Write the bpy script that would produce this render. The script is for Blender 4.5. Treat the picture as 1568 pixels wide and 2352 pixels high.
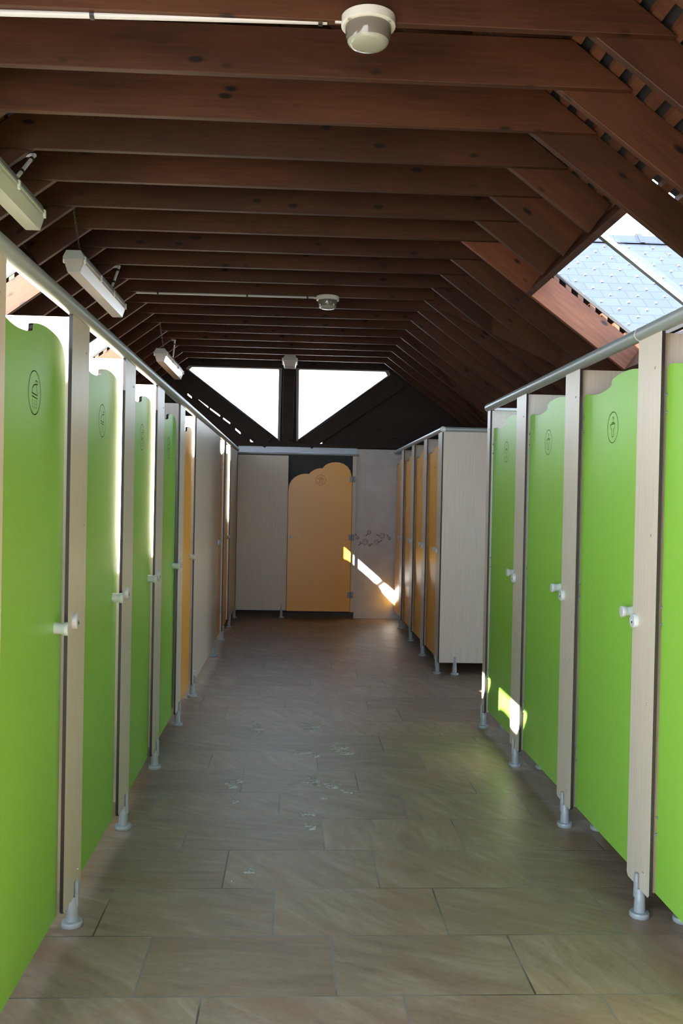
import bpy, bmesh, math, random
from mathutils import Vector, Matrix
from mathutils.geometry import tessellate_polygon

random.seed(7)
scene = bpy.context.scene
for o in list(bpy.data.objects):
    bpy.data.objects.remove(o)
C = scene.collection

# ------------------------------------------------------------------ camera
cam_data = bpy.data.cameras.new('camera')
cam = bpy.data.objects.new('camera', cam_data)
C.objects.link(cam)
R3 = Matrix(((0.99856876, -0.0191735, -0.04992807),
             (-0.04970006, 0.01219058, -0.99868979),
             (0.01975703, 0.99974185, 0.01122021)))
cam.matrix_world = Matrix.Translation((0, 0, 1.49)) @ R3.to_4x4()
cam_data.sensor_fit = 'VERTICAL'
cam_data.sensor_height = 24.0
cam_data.lens = 24.0 * 2130.0 / 2352.0
cam_data.clip_start = 0.02
cam_data.clip_end = 300
scene.camera = cam

# ------------------------------------------------------------------ light
SKY = 2.5
SUN = 20.0
scene.view_settings.view_transform = 'Standard'
scene.view_settings.look = 'None'
scene.view_settings.gamma = 1.0
scene.view_settings.use_curve_mapping = False
scene.view_settings.exposure = 2.0
scene.cycles.use_denoising = True
scene.cycles.max_bounces = 12
scene.cycles.diffuse_bounces = 6
scene.cycles.glossy_bounces = 4
scene.cycles.transparent_max_bounces = 16
scene.cycles.sample_clamp_indirect = 8.0
scene.cycles.caustics_reflective = False
scene.cycles.caustics_refractive = False

world = bpy.data.worlds.new('sky')
scene.world = world
world.use_nodes = True
wn = world.node_tree
for n in list(wn.nodes):
    wn.nodes.remove(n)
wo = wn.nodes.new('ShaderNodeOutputWorld')
wb = wn.nodes.new('ShaderNodeBackground')
wr = wn.nodes.new('ShaderNodeValToRGB')
wt = wn.nodes.new('ShaderNodeTexCoord')
ws = wn.nodes.new('ShaderNodeSeparateXYZ')
wn.links.new(wt.outputs['Generated'], ws.inputs[0])
wn.links.new(ws.outputs['Z'], wr.inputs[0])
wr.color_ramp.elements[0].position = 0.0
wr.color_ramp.elements[0].color = (0.86, 0.93, 1.0, 1)
wr.color_ramp.elements[1].position = 0.8
wr.color_ramp.elements[1].color = (0.50, 0.68, 1.0, 1)
wn.links.new(wr.outputs[0], wb.inputs['Color'])
wb.inputs['Strength'].default_value = SKY
wn.links.new(wb.outputs[0], wo.inputs[0])

sd = bpy.data.lights.new('sun', 'SUN')
sd.energy = SUN
sd.angle = math.radians(0.6)
sd.color = (1.0, 0.93, 0.82)
sun = bpy.data.objects.new('sun', sd)
C.objects.link(sun)
sun.rotation_euler = Vector((1.0, 0.84, -0.855)).to_track_quat('-Z', 'Y').to_euler()
sun.location = (-6, -4, 8)


def portal(loc, rot, sx, sy):
    d = bpy.data.lights.new('daylight_portal', 'AREA')
    d.shape = 'RECTANGLE'
    d.size = sx
    d.size_y = sy
    d.cycles.is_portal = True
    o = bpy.data.objects.new('daylight_portal', d)
    C.objects.link(o)
    o.location = loc
    o.rotation_euler = rot


# ------------------------------------------------------------------ materials
M = {}


def newmat(name):
    m = bpy.data.materials.new(name)
    m.use_nodes = True
    nt = m.node_tree
    b = nt.nodes['Principled BSDF']
    M[name] = m
    return m, nt, b


def plain(name, col, rough=0.5, metal=0.0, spec=0.5, coat=0.0, coat_rough=0.2):
    m, nt, b = newmat(name)
    b.inputs['Base Color'].default_value = (*col, 1)
    b.inputs['Roughness'].default_value = rough
    b.inputs['Metallic'].default_value = metal
    b.inputs['Specular IOR Level'].default_value = spec
    b.inputs['Coat Weight'].default_value = coat
    b.inputs['Coat Roughness'].default_value = coat_rough
    return m


def N(nt, t, **kw):
    n = nt.nodes.new(t)
    for k, v in kw.items():
        setattr(n, k, v)
    return n


def math_node(nt, op, a, b=None, c=None):
    n = N(nt, 'ShaderNodeMath', operation=op)
    for i, v in enumerate((a, b, c)):
        if v is None:
            continue
        if isinstance(v, (int, float)):
            n.inputs[i].default_value = v
        else:
            nt.links.new(v, n.inputs[i])
    return n.outputs[0]


def ramp(nt, src, stops):
    r = N(nt, 'ShaderNodeValToRGB')
    cr = r.color_ramp
    while len(cr.elements) < len(stops):
        cr.elements.new(0.5)
    for e, (p, c) in zip(cr.elements, stops):
        e.position = p
        e.color = (*c, 1) if len(c) == 3 else c
    nt.links.new(src, r.inputs[0])
    return r.outputs[0]


def noise(nt, vec, scale, detail=4, rough=0.5, dist=0.0):
    n = N(nt, 'ShaderNodeTexNoise')
    n.inputs['Scale'].default_value = scale
    n.inputs['Detail'].default_value = detail
    n.inputs['Roughness'].default_value = rough
    n.inputs['Distortion'].default_value = dist
    nt.links.new(vec, n.inputs['Vector'])
    return n.outputs['Fac']


def mapping(nt, vec, scale, loc=(0, 0, 0)):
    n = N(nt, 'ShaderNodeMapping')
    n.inputs['Scale'].default_value = scale
    n.inputs['Location'].default_value = loc
    nt.links.new(vec, n.inputs['Vector'])
    return n.outputs[0]


def obj_vec(nt):
    tc = N(nt, 'ShaderNodeTexCoord')
    oi = N(nt, 'ShaderNodeObjectInfo')
    mul = N(nt, 'ShaderNodeVectorMath', operation='SCALE')
    comb = N(nt, 'ShaderNodeCombineXYZ')
    nt.links.new(oi.outputs['Random'], comb.inputs[0])
    nt.links.new(oi.outputs['Random'], comb.inputs[1])
    nt.links.new(oi.outputs['Random'], comb.inputs[2])
    nt.links.new(comb.outputs[0], mul.inputs[0])
    mul.inputs['Scale'].default_value = 37.0
    add = N(nt, 'ShaderNodeVectorMath', operation='ADD')
    nt.links.new(tc.outputs['Object'], add.inputs[0])
    nt.links.new(mul.outputs[0], add.inputs[1])
    return add.outputs[0], oi.outputs['Random']


def mixc(nt, fac, a, b, mode='MIX'):
    n = N(nt, 'ShaderNodeMix', data_type='RGBA', blend_type=mode)
    for sock, v in ((n.inputs[0], fac), (n.inputs[6], a), (n.inputs[7], b)):
        if isinstance(v, (int, float)):
            sock.default_value = v
        elif isinstance(v, tuple):
            sock.default_value = (*v, 1)
        else:
            nt.links.new(v, sock)
    return n.outputs[2]


def timber(name, dark, light, rough=0.6):
    m, nt, b = newmat(name)
    v, rnd = obj_vec(nt)
    g = noise(nt, mapping(nt, v, (1.2, 22, 22)), 3.0, 6, 0.6, 0.6)
    big = noise(nt, mapping(nt, v, (0.8, 3, 3)), 1.6, 3)
    col = ramp(nt, g, [(0.3, dark), (0.55, tuple((d + l) / 2 for d, l in zip(dark, light))), (0.75, light)])
    col = mixc(nt, 0.45, col, ramp(nt, big, [(0.35, tuple(0.75 * x for x in dark)), (0.65, light)]))
    # knots
    vo = N(nt, 'ShaderNodeTexVoronoi')
    vo.inputs['Scale'].default_value = 1.0
    nt.links.new(mapping(nt, v, (4.2, 9.5, 9.5)), vo.inputs['Vector'])
    k = ramp(nt, vo.outputs['Distance'], [(0.09, (1, 1, 1)), (0.17, (0, 0, 0))])
    col = mixc(nt, k, col, tuple(0.16 * x for x in dark))
    b_rnd = math_node(nt, 'MULTIPLY_ADD', rnd, 0.35, 0.8)
    hs = N(nt, 'ShaderNodeHueSaturation')
    nt.links.new(col, hs.inputs['Color'])
    nt.links.new(b_rnd, hs.inputs['Value'])
    nt.links.new(hs.outputs[0], b.inputs['Base Color'])
    b.inputs['Roughness'].default_value = rough
    b.inputs['Specular IOR Level'].default_value = 0.3
    bp = N(nt, 'ShaderNodeBump')
    bp.inputs['Strength'].default_value = 0.15
    bp.inputs['Distance'].default_value = 0.004
    nt.links.new(g, bp.inputs['Height'])
    nt.links.new(bp.outputs[0], b.inputs['Normal'])
    return m


timber('beam_wood', (0.032, 0.0105, 0.0038), (0.088, 0.031, 0.0112))
timber('lit_beam_wood', (0.085, 0.026, 0.010), (0.22, 0.075, 0.030))  # beam timber with the skylight's light put into its colour
timber('batten_wood', (0.07, 0.026, 0.012), (0.17, 0.07, 0.035))
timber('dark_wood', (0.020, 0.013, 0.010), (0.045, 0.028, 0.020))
plain('slate_under', (0.012, 0.012, 0.013), 0.7)


def laminate(name, c1, c2, rough, grain, spec=0.5):
    m, nt, b = newmat(name)
    tc = N(nt, 'ShaderNodeTexCoord')
    v = tc.outputs['Object']
    g = noise(nt, mapping(nt, v, (grain, grain, 3.0)), 1.0, 5, 0.65)
    col = ramp(nt, g, [(0.35, c1), (0.65, c2)])
    nt.links.new(col, b.inputs['Base Color'])
    b.inputs['Roughness'].default_value = rough
    b.inputs['Specular IOR Level'].default_value = spec
    return m


laminate('panel_wood', (0.50, 0.455, 0.375), (0.62, 0.575, 0.49), 0.34, 260)
laminate('green_laminate', (0.220, 0.500, 0.055), (0.228, 0.515, 0.058), 0.36, 60, 0.55)
laminate('yellow_laminate', (0.78, 0.37, 0.035), (0.80, 0.385, 0.037), 0.30, 60, 0.55)
plain('panel_core', (0.020, 0.016, 0.019), 0.35)
plain('grey_plastic', (0.27, 0.32, 0.34), 0.35)
plain('knob_plastic', (0.50, 0.56, 0.58), 0.28)
plain('screw_steel', (0.55, 0.55, 0.55), 0.3, 1.0)
plain('rail_metal', (0.30, 0.35, 0.355), 0.36, 0.30)
plain('ring_plastic', (0.72, 0.74, 0.70), 0.4)
plain('hinge_grey', (0.16, 0.19, 0.22), 0.4, 0.3)
plain('engraving', (0.010, 0.030, 0.008), 0.9, spec=0.0)
plain('engraving_yellow', (0.16, 0.08, 0.015), 0.9, spec=0.0)
plain('clip_black', (0.01, 0.01, 0.01), 0.5)
plain('conduit_grey', (0.52, 0.52, 0.52), 0.4)
plain('lamp_base', (0.62, 0.62, 0.58), 0.4)
plain('lamp_housing', (0.34, 0.36, 0.34), 0.45)
plain('dark_wall', (0.035, 0.042, 0.05), 0.6)
plain('outside_white', (0.75, 0.75, 0.72), 0.8)
plain('frame_grey', (0.30, 0.31, 0.33), 0.5)
plain('chain_steel', (0.10, 0.10, 0.09), 0.5, 0.7)
plain('tile_ink', (0.13, 0.105, 0.10), 0.5)
plain('tile_ink_red', (0.24, 0.15, 0.13), 0.5)
plain('sky_tinted_trim', (0.62, 0.76, 0.95), 0.25)  # pale trim tinted with the blue of the sky it reflects


def diffuser(name, col, alpha, rough):
    m, nt, b = newmat(name)
    b.inputs['Base Color'].default_value = (*col, 1)
    b.inputs['Roughness'].default_value = rough
    b.inputs['Specular IOR Level'].default_value = 0.7
    b.inputs['Alpha'].default_value = alpha
    return m


diffuser('lamp_diffuser', (0.50, 0.46, 0.42), 1.0, 0.25)
diffuser('globe_glass', (0.17, 0.155, 0.13), 0.82, 0.10)
diffuser('globe_frost', (0.36, 0.38, 0.32), 0.85, 0.12)
diffuser('lamp_inner', (0.62, 0.60, 0.48), 1.0, 0.5)

m, nt, b = newmat('pane')
out = nt.nodes['Material Output']
tr = N(nt, 'ShaderNodeBsdfTransparent')
tr.inputs[0].default_value = (0.97, 0.985, 0.99, 1)
gl = N(nt, 'ShaderNodeBsdfGlossy')
gl.inputs['Roughness'].default_value = 0.03
mx = N(nt, 'ShaderNodeMixShader')
mx.inputs[0].default_value = 0.04
nt.links.new(tr.outputs[0], mx.inputs[1])
nt.links.new(gl.outputs[0], mx.inputs[2])
nt.links.new(mx.outputs[0], out.inputs[0])

m, nt, b = newmat('frosted')
b.inputs['Base Color'].default_value = (0.35, 0.55, 0.85, 1)
b.inputs['Roughness'].default_value = 0.3
b.inputs['Transmission Weight'].default_value = 0.0
out = nt.nodes['Material Output']
tl = N(nt, 'ShaderNodeBsdfTranslucent')
tl.inputs[0].default_value = (0.35, 0.50, 0.75, 1)
mx = N(nt, 'ShaderNodeMixShader')
mx.inputs[0].default_value = 0.6
nt.links.new(b.outputs[0], mx.inputs[1])
nt.links.new(tl.outputs[0], mx.inputs[2])
nt.links.new(mx.outputs[0], out.inputs[0])

# slates seen from outside
m, nt, b = newmat('slate')
tc = N(nt, 'ShaderNodeTexCoord')
bk = N(nt, 'ShaderNodeTexBrick')
bk.offset = 0.5
bk.inputs['Scale'].default_value = 1.0
bk.inputs['Brick Width'].default_value = 0.22
bk.inputs['Row Height'].default_value = 0.13
bk.inputs['Mortar Size'].default_value = 0.004
bk.inputs['Color1'].default_value = (0.016, 0.021, 0.030, 1)
bk.inputs['Color2'].default_value = (0.019, 0.025, 0.036, 1)
bk.inputs['Mortar'].default_value = (0.009, 0.012, 0.020, 1)
nt.links.new(tc.outputs['Object'], bk.inputs['Vector'])
nt.links.new(bk.outputs[0], b.inputs['Base Color'])
b.inputs['Roughness'].default_value = 0.6
b.inputs['Specular IOR Level'].default_value = 0.25
plain('clip_bright', (0.5, 0.5, 0.48), 0.5)

# white wall tiles
m, nt, b = newmat('wall_tile')
tc = N(nt, 'ShaderNodeTexCoord')
sep = N(nt, 'ShaderNodeSeparateXYZ')
nt.links.new(tc.outputs['Object'], sep.inputs[0])
zz = math_node(nt, 'FRACT', math_node(nt, 'DIVIDE', math_node(nt, 'ADD', sep.outputs[2], 0.07), 0.335))
xx = math_node(nt, 'FRACT', math_node(nt, 'DIVIDE', sep.outputs[0], 0.445))
j = math_node(nt, 'MAXIMUM', math_node(nt, 'LESS_THAN', zz, 0.010), math_node(nt, 'LESS_THAN', xx, 0.008))
nz = noise(nt, tc.outputs['Object'], 5, 4)
col = ramp(nt, nz, [(0.3, (0.44, 0.44, 0.46)), (0.7, (0.53, 0.53, 0.56))])
col = mixc(nt, j, col, (0.40, 0.40, 0.42))
nt.links.new(col, b.inputs['Base Color'])
b.inputs['Roughness'].default_value = 0.35

# plastered side walls
m, nt, b = newmat('wall_plaster')
tc = N(nt, 'ShaderNodeTexCoord')
nz = noise(nt, tc.outputs['Object'], 3, 5)
nt.links.new(ramp(nt, nz, [(0.3, (0.50, 0.47, 0.41)), (0.7, (0.58, 0.55, 0.49))]), b.inputs['Base Color'])
b.inputs['Roughness'].default_value = 0.7

# floor tiles 60 x 39 cm laid in a third bond
TP, TR, TY0, TX0, TSH = 0.6075, 0.389, 3.163, -0.05, -0.2025
m, nt, b = newmat('floor_tile')
tc = N(nt, 'ShaderNodeTexCoord')
sep = N(nt, 'ShaderNodeSeparateXYZ')
nt.links.new(tc.outputs['Object'], sep.inputs[0])
ry = math_node(nt, 'DIVIDE', math_node(nt, 'SUBTRACT', sep.outputs[1], TY0), TR)
row = math_node(nt, 'FLOOR', ry)
fy = math_node(nt, 'FRACT', ry)
xs = math_node(nt, 'SUBTRACT', math_node(nt, 'SUBTRACT', sep.outputs[0], TX0), math_node(nt, 'MULTIPLY', row, TSH))
rx = math_node(nt, 'DIVIDE', xs, TP)
cl = math_node(nt, 'FLOOR', rx)
fx = math_node(nt, 'FRACT', rx)
dx = math_node(nt, 'MULTIPLY', math_node(nt, 'MINIMUM', fx, math_node(nt, 'SUBTRACT', 1.0, fx)), TP)
dy = math_node(nt, 'MULTIPLY', math_node(nt, 'MINIMUM', fy, math_node(nt, 'SUBTRACT', 1.0, fy)), TR)
joint = math_node(nt, 'MAXIMUM', math_node(nt, 'LESS_THAN', dx, 0.0030), math_node(nt, 'LESS_THAN', dy, 0.0024))
cb = N(nt, 'ShaderNodeCombineXYZ')
nt.links.new(row, cb.inputs[0])
nt.links.new(cl, cb.inputs[1])
wnz = N(nt, 'ShaderNodeTexWhiteNoise', noise_dimensions='3D')
nt.links.new(cb.outputs[0], wnz.inputs['Vector'])
sc_ = N(nt, 'ShaderNodeVectorMath', operation='SCALE')
nt.links.new(wnz.outputs['Color'], sc_.inputs[0])
sc_.inputs['Scale'].default_value = 20.0
vr = N(nt, 'ShaderNodeVectorRotate', rotation_type='Z_AXIS')
nt.links.new(tc.outputs['Object'], vr.inputs['Vector'])
nt.links.new(math_node(nt, 'MULTIPLY', wnz.outputs['Value'], 1.5), vr.inputs['Angle'])
av = N(nt, 'ShaderNodeVectorMath', operation='ADD')
nt.links.new(vr.outputs[0], av.inputs[0])
nt.links.new(sc_.outputs[0], av.inputs[1])
streak = noise(nt, mapping(nt, av.outputs[0], (1.2, 5.5, 1)), 2.6, 7, 0.62, 0.8)
fine = noise(nt, av.outputs[0], 46, 4, 0.7)
col = ramp(nt, streak, [(0.28, (0.148, 0.102, 0.064)), (0.45, (0.214, 0.155, 0.105)),
                        (0.57, (0.262, 0.200, 0.142)), (0.74, (0.350, 0.284, 0.220))])
col = mixc(nt, 0.30, col, ramp(nt, fine, [(0.3, (0.13, 0.105, 0.075)), (0.7, (0.33, 0.28, 0.21))]))
rust = noise(nt, av.outputs[0], 4.5, 5, 0.7)
col = mixc(nt, ramp(nt, rust, [(0.50, (0, 0, 0)), (0.72, (0.6, 0.6, 0.6))]), col, (0.25, 0.14, 0.07))
tv = math_node(nt, 'MULTIPLY_ADD', wnz.outputs['Value'], 0.30, 0.90)
hs = N(nt, 'ShaderNodeHueSaturation')
nt.links.new(col, hs.inputs['Color'])
nt.links.new(tv, hs.inputs['Value'])
dirt = noise(nt, tc.outputs['Object'], 2.2, 3)
jc = ramp(nt, dirt, [(0.40, (0.05, 0.048, 0.045)), (0.52, (0.17, 0.175, 0.17))])
col = mixc(nt, joint, hs.outputs[0], jc)
nt.links.new(col, b.inputs['Base Color'])
nt.links.new(ramp(nt, fine, [(0.3, (0.34, 0.34, 0.34)), (0.7, (0.50, 0.50, 0.50))]), b.inputs['Roughness'])
b.inputs['Specular IOR Level'].default_value = 0.45
bp = N(nt, 'ShaderNodeBump')
bp.inputs['Strength'].default_value = 0.25
bp.inputs['Distance'].default_value = 0.003
hgt = math_node(nt, 'SUBTRACT', math_node(nt, 'MULTIPLY', streak, 0.6), joint)
nt.links.new(hgt, bp.inputs['Height'])
nt.links.new(bp.outputs[0], b.inputs['Normal'])

# gravel outside
m, nt, b = newmat('gravel')
tc = N(nt, 'ShaderNodeTexCoord')
nt.links.new(ramp(nt, noise(nt, tc.outputs['Object'], 30, 5), [(0.3, (0.30, 0.28, 0.25)), (0.7, (0.45, 0.43, 0.39))]), b.inputs['Base Color'])
b.inputs['Roughness'].default_value = 0.9

# water with whitish patches
m, nt, b = newmat('whitish_water')
tc = N(nt, 'ShaderNodeTexCoord')
nz = noise(nt, tc.outputs['Object'], 42, 5, 0.7, 1.5)
nz2 = noise(nt, tc.outputs['Object'], 16, 3, 0.6, 1.0)
mxa = ramp(nt, math_node(nt, 'MULTIPLY', nz, math_node(nt, 'MULTIPLY', nz2, 2.0)), [(0.42, (0.02, 0.02, 0.02)), (0.60, (0.85, 0.85, 0.85))])
b.inputs['Base Color'].default_value = (0.80, 0.84, 0.90, 1)
b.inputs['Roughness'].default_value = 0.12
nt.links.new(mxa, b.inputs['Alpha'])
bp = N(nt, 'ShaderNodeBump')
bp.inputs['Strength'].default_value = 0.8
bp.inputs['Distance'].default_value = 0.01
nt.links.new(nz, bp.inputs['Height'])
nt.links.new(bp.outputs[0], b.inputs['Normal'])


# ------------------------------------------------------------------ helpers
def link(name, bm, mats, parent=None, loc=None, rot=None, smooth=False, kind=None):
    bmesh.ops.recalc_face_normals(bm, faces=bm.faces)
    me = bpy.data.meshes.new(name)
    bm.to_mesh(me)
    bm.free()
    if isinstance(mats, str):
        mats = [mats]
    for k in mats:
        me.materials.append(M[k])
    if smooth:
        for p in me.polygons:
            p.use_smooth = True
        try:
            me.set_sharp_from_angle(angle=math.radians(40))
        except Exception:
            pass
    o = bpy.data.objects.new(name, me)
    C.objects.link(o)
    if parent is not None:
        o.parent = parent
    if loc is not None:
        o.location = loc
    if rot is not None:
        o.rotation_euler = rot
    if kind:
        o['kind'] = kind
    return o


def thing(name, label, cat, loc=(0, 0, 0), rotz=0.0, group=None):
    o = bpy.data.objects.new(name, None)
    o.empty_display_size = 0.05
    C.objects.link(o)
    o.location = loc
    o.rotation_euler = (0, 0, rotz)
    o['label'] = label
    o['category'] = cat
    if group:
        o['group'] = group
    return o


def tag(o, label, cat, group=None):
    o['label'] = label
    o['category'] = cat
    if group:
        o['group'] = group
    return o


def copy_tree(o, parent=None):
    c = o.copy()
    C.objects.link(c)
    if parent is not None:
        c.parent = parent
    for ch in list(o.children):
        copy_tree(ch, c)
    return c


def relabel(o, label, loc, group=None):
    o['label'] = label
    o.location = loc
    if group:
        o['group'] = group
    return o


def box(bm, x0, x1, y0, y1, z0, z1, mat=0):
    vs = [bm.verts.new((x, y, z)) for x in (x0, x1) for y in (y0, y1) for z in (z0, z1)]
    idx = [(0, 1, 3, 2), (4, 6, 7, 5), (0, 4, 5, 1), (2, 3, 7, 6), (0, 2, 6, 4), (1, 5, 7, 3)]
    fs = []
    for q in idx:
        f = bm.faces.new([vs[i] for i in q])
        f.material_index = mat
        fs.append(f)
    return fs


def bevel_all(bm, w, seg=1):
    bmesh.ops.recalc_face_normals(bm, faces=bm.faces)
    bmesh.ops.bevel(bm, geom=list(bm.edges), offset=w, segments=seg, affect='EDGES', profile=0.5)


def tube(bm, p0, p1, r, seg=20, r1=None, cap=True, mat=0):
    p0, p1 = Vector(p0), Vector(p1)
    d = p1 - p0
    q = d.to_track_quat('Z', 'Y')
    r1 = r if r1 is None else r1
    a = [bm.verts.new(p0 + q @ Vector((r * math.cos(2 * math.pi * i / seg), r * math.sin(2 * math.pi * i / seg), 0))) for i in range(seg)]
    b_ = [bm.verts.new(p1 + q @ Vector((r1 * math.cos(2 * math.pi * i / seg), r1 * math.sin(2 * math.pi * i / seg), 0))) for i in range(seg)]
    for i in range(seg):
        f = bm.faces.new((a[i], a[(i + 1) % seg], b_[(i + 1) % seg], b_[i]))
        f.material_index = mat
    if cap:
        bm.faces.new(a[::-1]).material_index = mat
        bm.faces.new(b_).material_index = mat


def lathe(bm, prof, c=(0, 0, 0), seg=28, axis='Z', mat=0):
    rings = []
    for r, h in prof:
        ring = []
        for i in range(seg):
            a = 2 * math.pi * i / seg
            if axis == 'Z':
                v = (c[0] + r * math.cos(a), c[1] + r * math.sin(a), c[2] + h)
            else:
                v = (c[0] + h, c[1] + r * math.cos(a), c[2] + r * math.sin(a))
            ring.append(bm.verts.new(v))
        rings.append(ring)
    for k in range(len(rings) - 1):
        for i in range(seg):
            f = bm.faces.new((rings[k][i], rings[k][(i + 1) % seg], rings[k + 1][(i + 1) % seg], rings[k + 1][i]))
            f.material_index = mat
    bm.faces.new(rings[0][::-1]).material_index = mat
    bm.faces.new(rings[-1]).material_index = mat


def prism(bm, pts, axis, a, b_, face_mat=0, side_mat=1):
    """extrude polygon pts (u,v) between a and b along axis; u,v are the two others in order"""
    def P(u, v, w):
        return {'X': (w, u, v), 'Y': (u, w, v), 'Z': (u, v, w)}[axis]
    A = [bm.verts.new(P(u, v, a)) for u, v in pts]
    B = [bm.verts.new(P(u, v, b_)) for u, v in pts]
    tris = tessellate_polygon([[Vector((u, v, 0)) for u, v in pts]])
    for t in tris:
        for V in (A, B):
            try:
                bm.faces.new([V[i] for i in t]).material_index = face_mat
            except ValueError:
                pass
    n = len(pts)
    for i in range(n):
        bm.faces.new((A[i], A[(i + 1) % n], B[(i + 1) % n], B[i])).material_index = side_mat


def slab(loops, height, thick, mats):
    """slab with holes: loops of (x,y); z = height(x,y); thick downwards/upwards"""
    bm = bmesh.new()
    flat = [p for l in loops for p in l]
    lo = [bm.verts.new((x, y, height(x, y))) for x, y in flat]
    hi = [bm.verts.new((x, y, height(x, y) + thick)) for x, y in flat]
    tris = tessellate_polygon([[Vector((x, y, 0)) for x, y in l] for l in loops])
    for t in tris:
        try:
            bm.faces.new([lo[i] for i in t]).material_index = 0
            bm.faces.new([hi[i] for i in t[::-1]]).material_index = 1
        except ValueError:
            pass
    k = 0
    for l in loops:
        n = len(l)
        for i in range(n):
            a, b_ = k + i, k + (i + 1) % n
            bm.faces.new((lo[a], lo[b_], hi[b_], hi[a])).material_index = 0
        k += n
    return bm


def ribbons(bm, lines, w, to3d):
    """flat strips following polylines in (u,v)"""
    for pts in lines:
        closed = len(pts) > 2 and (Vector(pts[0]) - Vector(pts[-1])).length < 1e-6
        P = [Vector(p) for p in (pts[:-1] if closed else pts)]
        n = len(P)
        L, Rr = [], []
        for i in range(n):
            if closed:
                d = P[(i + 1) % n] - P[i - 1]
            else:
                d = P[min(i + 1, n - 1)] - P[max(i - 1, 0)]
            if d.length < 1e-9:
                d = Vector((1, 0))
            d.normalize()
            nn = Vector((-d.y, d.x)) * w / 2
            L.append(bm.verts.new(to3d(*(P[i] + nn))))
            Rr.append(bm.verts.new(to3d(*(P[i] - nn))))
        for i in range(n if closed else n - 1):
            k = (i + 1) % n
            bm.faces.new((L[i], L[k], Rr[k], Rr[i]))


def circ(cu, cv, r, n=40, a0=0, a1=360):
    pts = [(cu + r * math.cos(math.radians(a0 + (a1 - a0) * i / n)), cv + r * math.sin(math.radians(a0 + (a1 - a0) * i / n))) for i in range(n + 1)]
    if a1 - a0 == 360:
        pts[-1] = pts[0]
    return pts


# ------------------------------------------------------------------ roof numbers
T = 0.74
RX, RZ = -0.15, 4.2298              # underside ridge line
XL, XR = -1.42, 1.12                # where the rafter underside is 3.29 high
CB = 3.29                           # underside of collar beams
RD = 0.236                          # vertical depth of rafter
ANG = math.atan(T)
KY = [3.488 + 0.4695 * k for k in range(-3, 19)]   # front faces of the collars


def under(x):
    return CB - T * (abs(x - RX) - (XR - RX))


def ky(k):
    return 3.488 + 0.4695 * k


# skylights: side, k0, k1, x_top, x_bottom
SKYL = [(-1, -3, 2, -1.80, -2.62), (-1, 5, 7, -1.80, -2.62), (-1, 11, 14, -1.80, -2.62), (1, 2, 6, 1.60, 2.26)]


def sky_y(k0, k1):
    return ky(k0) + 0.08, ky(k1) + 0.04


# ------------------------------------------------------------------ setting
bm = bmesh.new()
box(bm, -2.95, 6.4, -1.3, 12.5, -0.06, 0.0)
link('floor', bm, 'floor_tile', kind='structure')
bm = bmesh.new()
box(bm, -40, 40, -40, 50, -0.12, -0.065)
link('ground', bm, 'gravel', kind='structure')

bm = bmesh.new()
box(bm, -3.10, -2.95, 2.15, 12.65, -0.06, under(-2.95) + 0.1)
link('wall_left', bm, 'wall_plaster', kind='structure')
bm = bmesh.new()
box(bm, 2.65, 2.80, -0.3, 6.35, -0.06, 2.38)
box(bm, 2.80, 6.5, 6.20, 6.35, -0.06, 2.1)
box(bm, 6.4, 6.5, 8.2, 12.6, -0.06, 2.0)
prism(bm, [(6.35, 2.0), (9.1, 4.05), (11.84, 2.0)], 'X', 6.4, 6.5, 0, 0)
link('wall_right', bm, 'wall_plaster', kind='structure')

bm = bmesh.new()
prism(bm, [(-0.12, -0.06), (2.8, -0.06), (2.8, 2.45), (-0.12, RZ + 0.22)], 'Y', -0.42, -0.32, 0, 0)
link('front_light_block', bm, 'wall_plaster', kind='structure')  # added wall out of view, blocks daylight from behind on the right half

# gable end wall with two triangular windows and little gaps under the eaves
GY = 12.45
WL = [(-1.44, 3.20), (-1.40, 3.235), (-0.252, 3.235), (-0.252, 2.315)]
WR = [(0.018, 3.24), (1.17, 3.24), (1.20, 3.19), (0.028, 2.315)]
dash = [(-1.462, 2.881, -1.404, 2.836), (-1.318, 2.827, -1.183, 2.714), (-1.160, 2.698, -1.025, 2.602),
        (-0.984, 2.574, -0.890, 2.507), (-0.819, 2.433, -0.749, 2.377), (-0.62, 2.287, -0.575, 2.25)]
outer = [(-2.95, -0.06), (6.4, -0.06), (6.4, 1.6), (2.95, 2.2), (2.75, under(2.75) + 0.2), (RX, RZ + 0.2), (-2.95, under(-2.95) + 0.2)]
bm = bmesh.new()
loops = [outer, WL, WR]
for x0, z0, x1, z1 in dash:
    loops.append([(x0, z0 - 0.012), (x1, z1 - 0.012), (x1, z1 + 0.012), (x0, z0 + 0.012)])
loops.append([(0.30, 2.232), (0.345, 2.262), (0.345, 2.282), (0.30, 2.252)])
flat = [p for l in loops for p in l]
A = [bm.verts.new((x, GY, z)) for x, z in flat]
B = [bm.verts.new((x, GY + 0.04, z)) for x, z in flat]
for t in tessellate_polygon([[Vector((x, z, 0)) for x, z in l] for l in loops]):
    bm.faces.new([A[i] for i in t])
    bm.faces.new([B[i] for i in t[::-1]])
k = 0
for l in loops:
    n = len(l)
    for i in range(n):
        a, c = k + i, k + (i + 1) % n
        bm.faces.new((A[a], A[c], B[c], B[a]))
    k += n
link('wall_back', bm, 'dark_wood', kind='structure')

# lower back wall behind the far stalls
bm = bmesh.new()
box(bm, -2.95, 0.765, 12.38, 12.44, 0, 2.12)
link('wall_back', bm, 'dark_wall', kind='structure')
bm = bmesh.new()
box(bm, 0.770, 2.62, 11.84, 11.92, 0, 2.165)
tw = link('wall_end', bm, 'wall_tile', kind='structure')
# printed tile decoration
bm = bmesh.new()
bm2 = bmesh.new()


def tw3(u, v):
    return (u, 11.8385, v)


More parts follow.
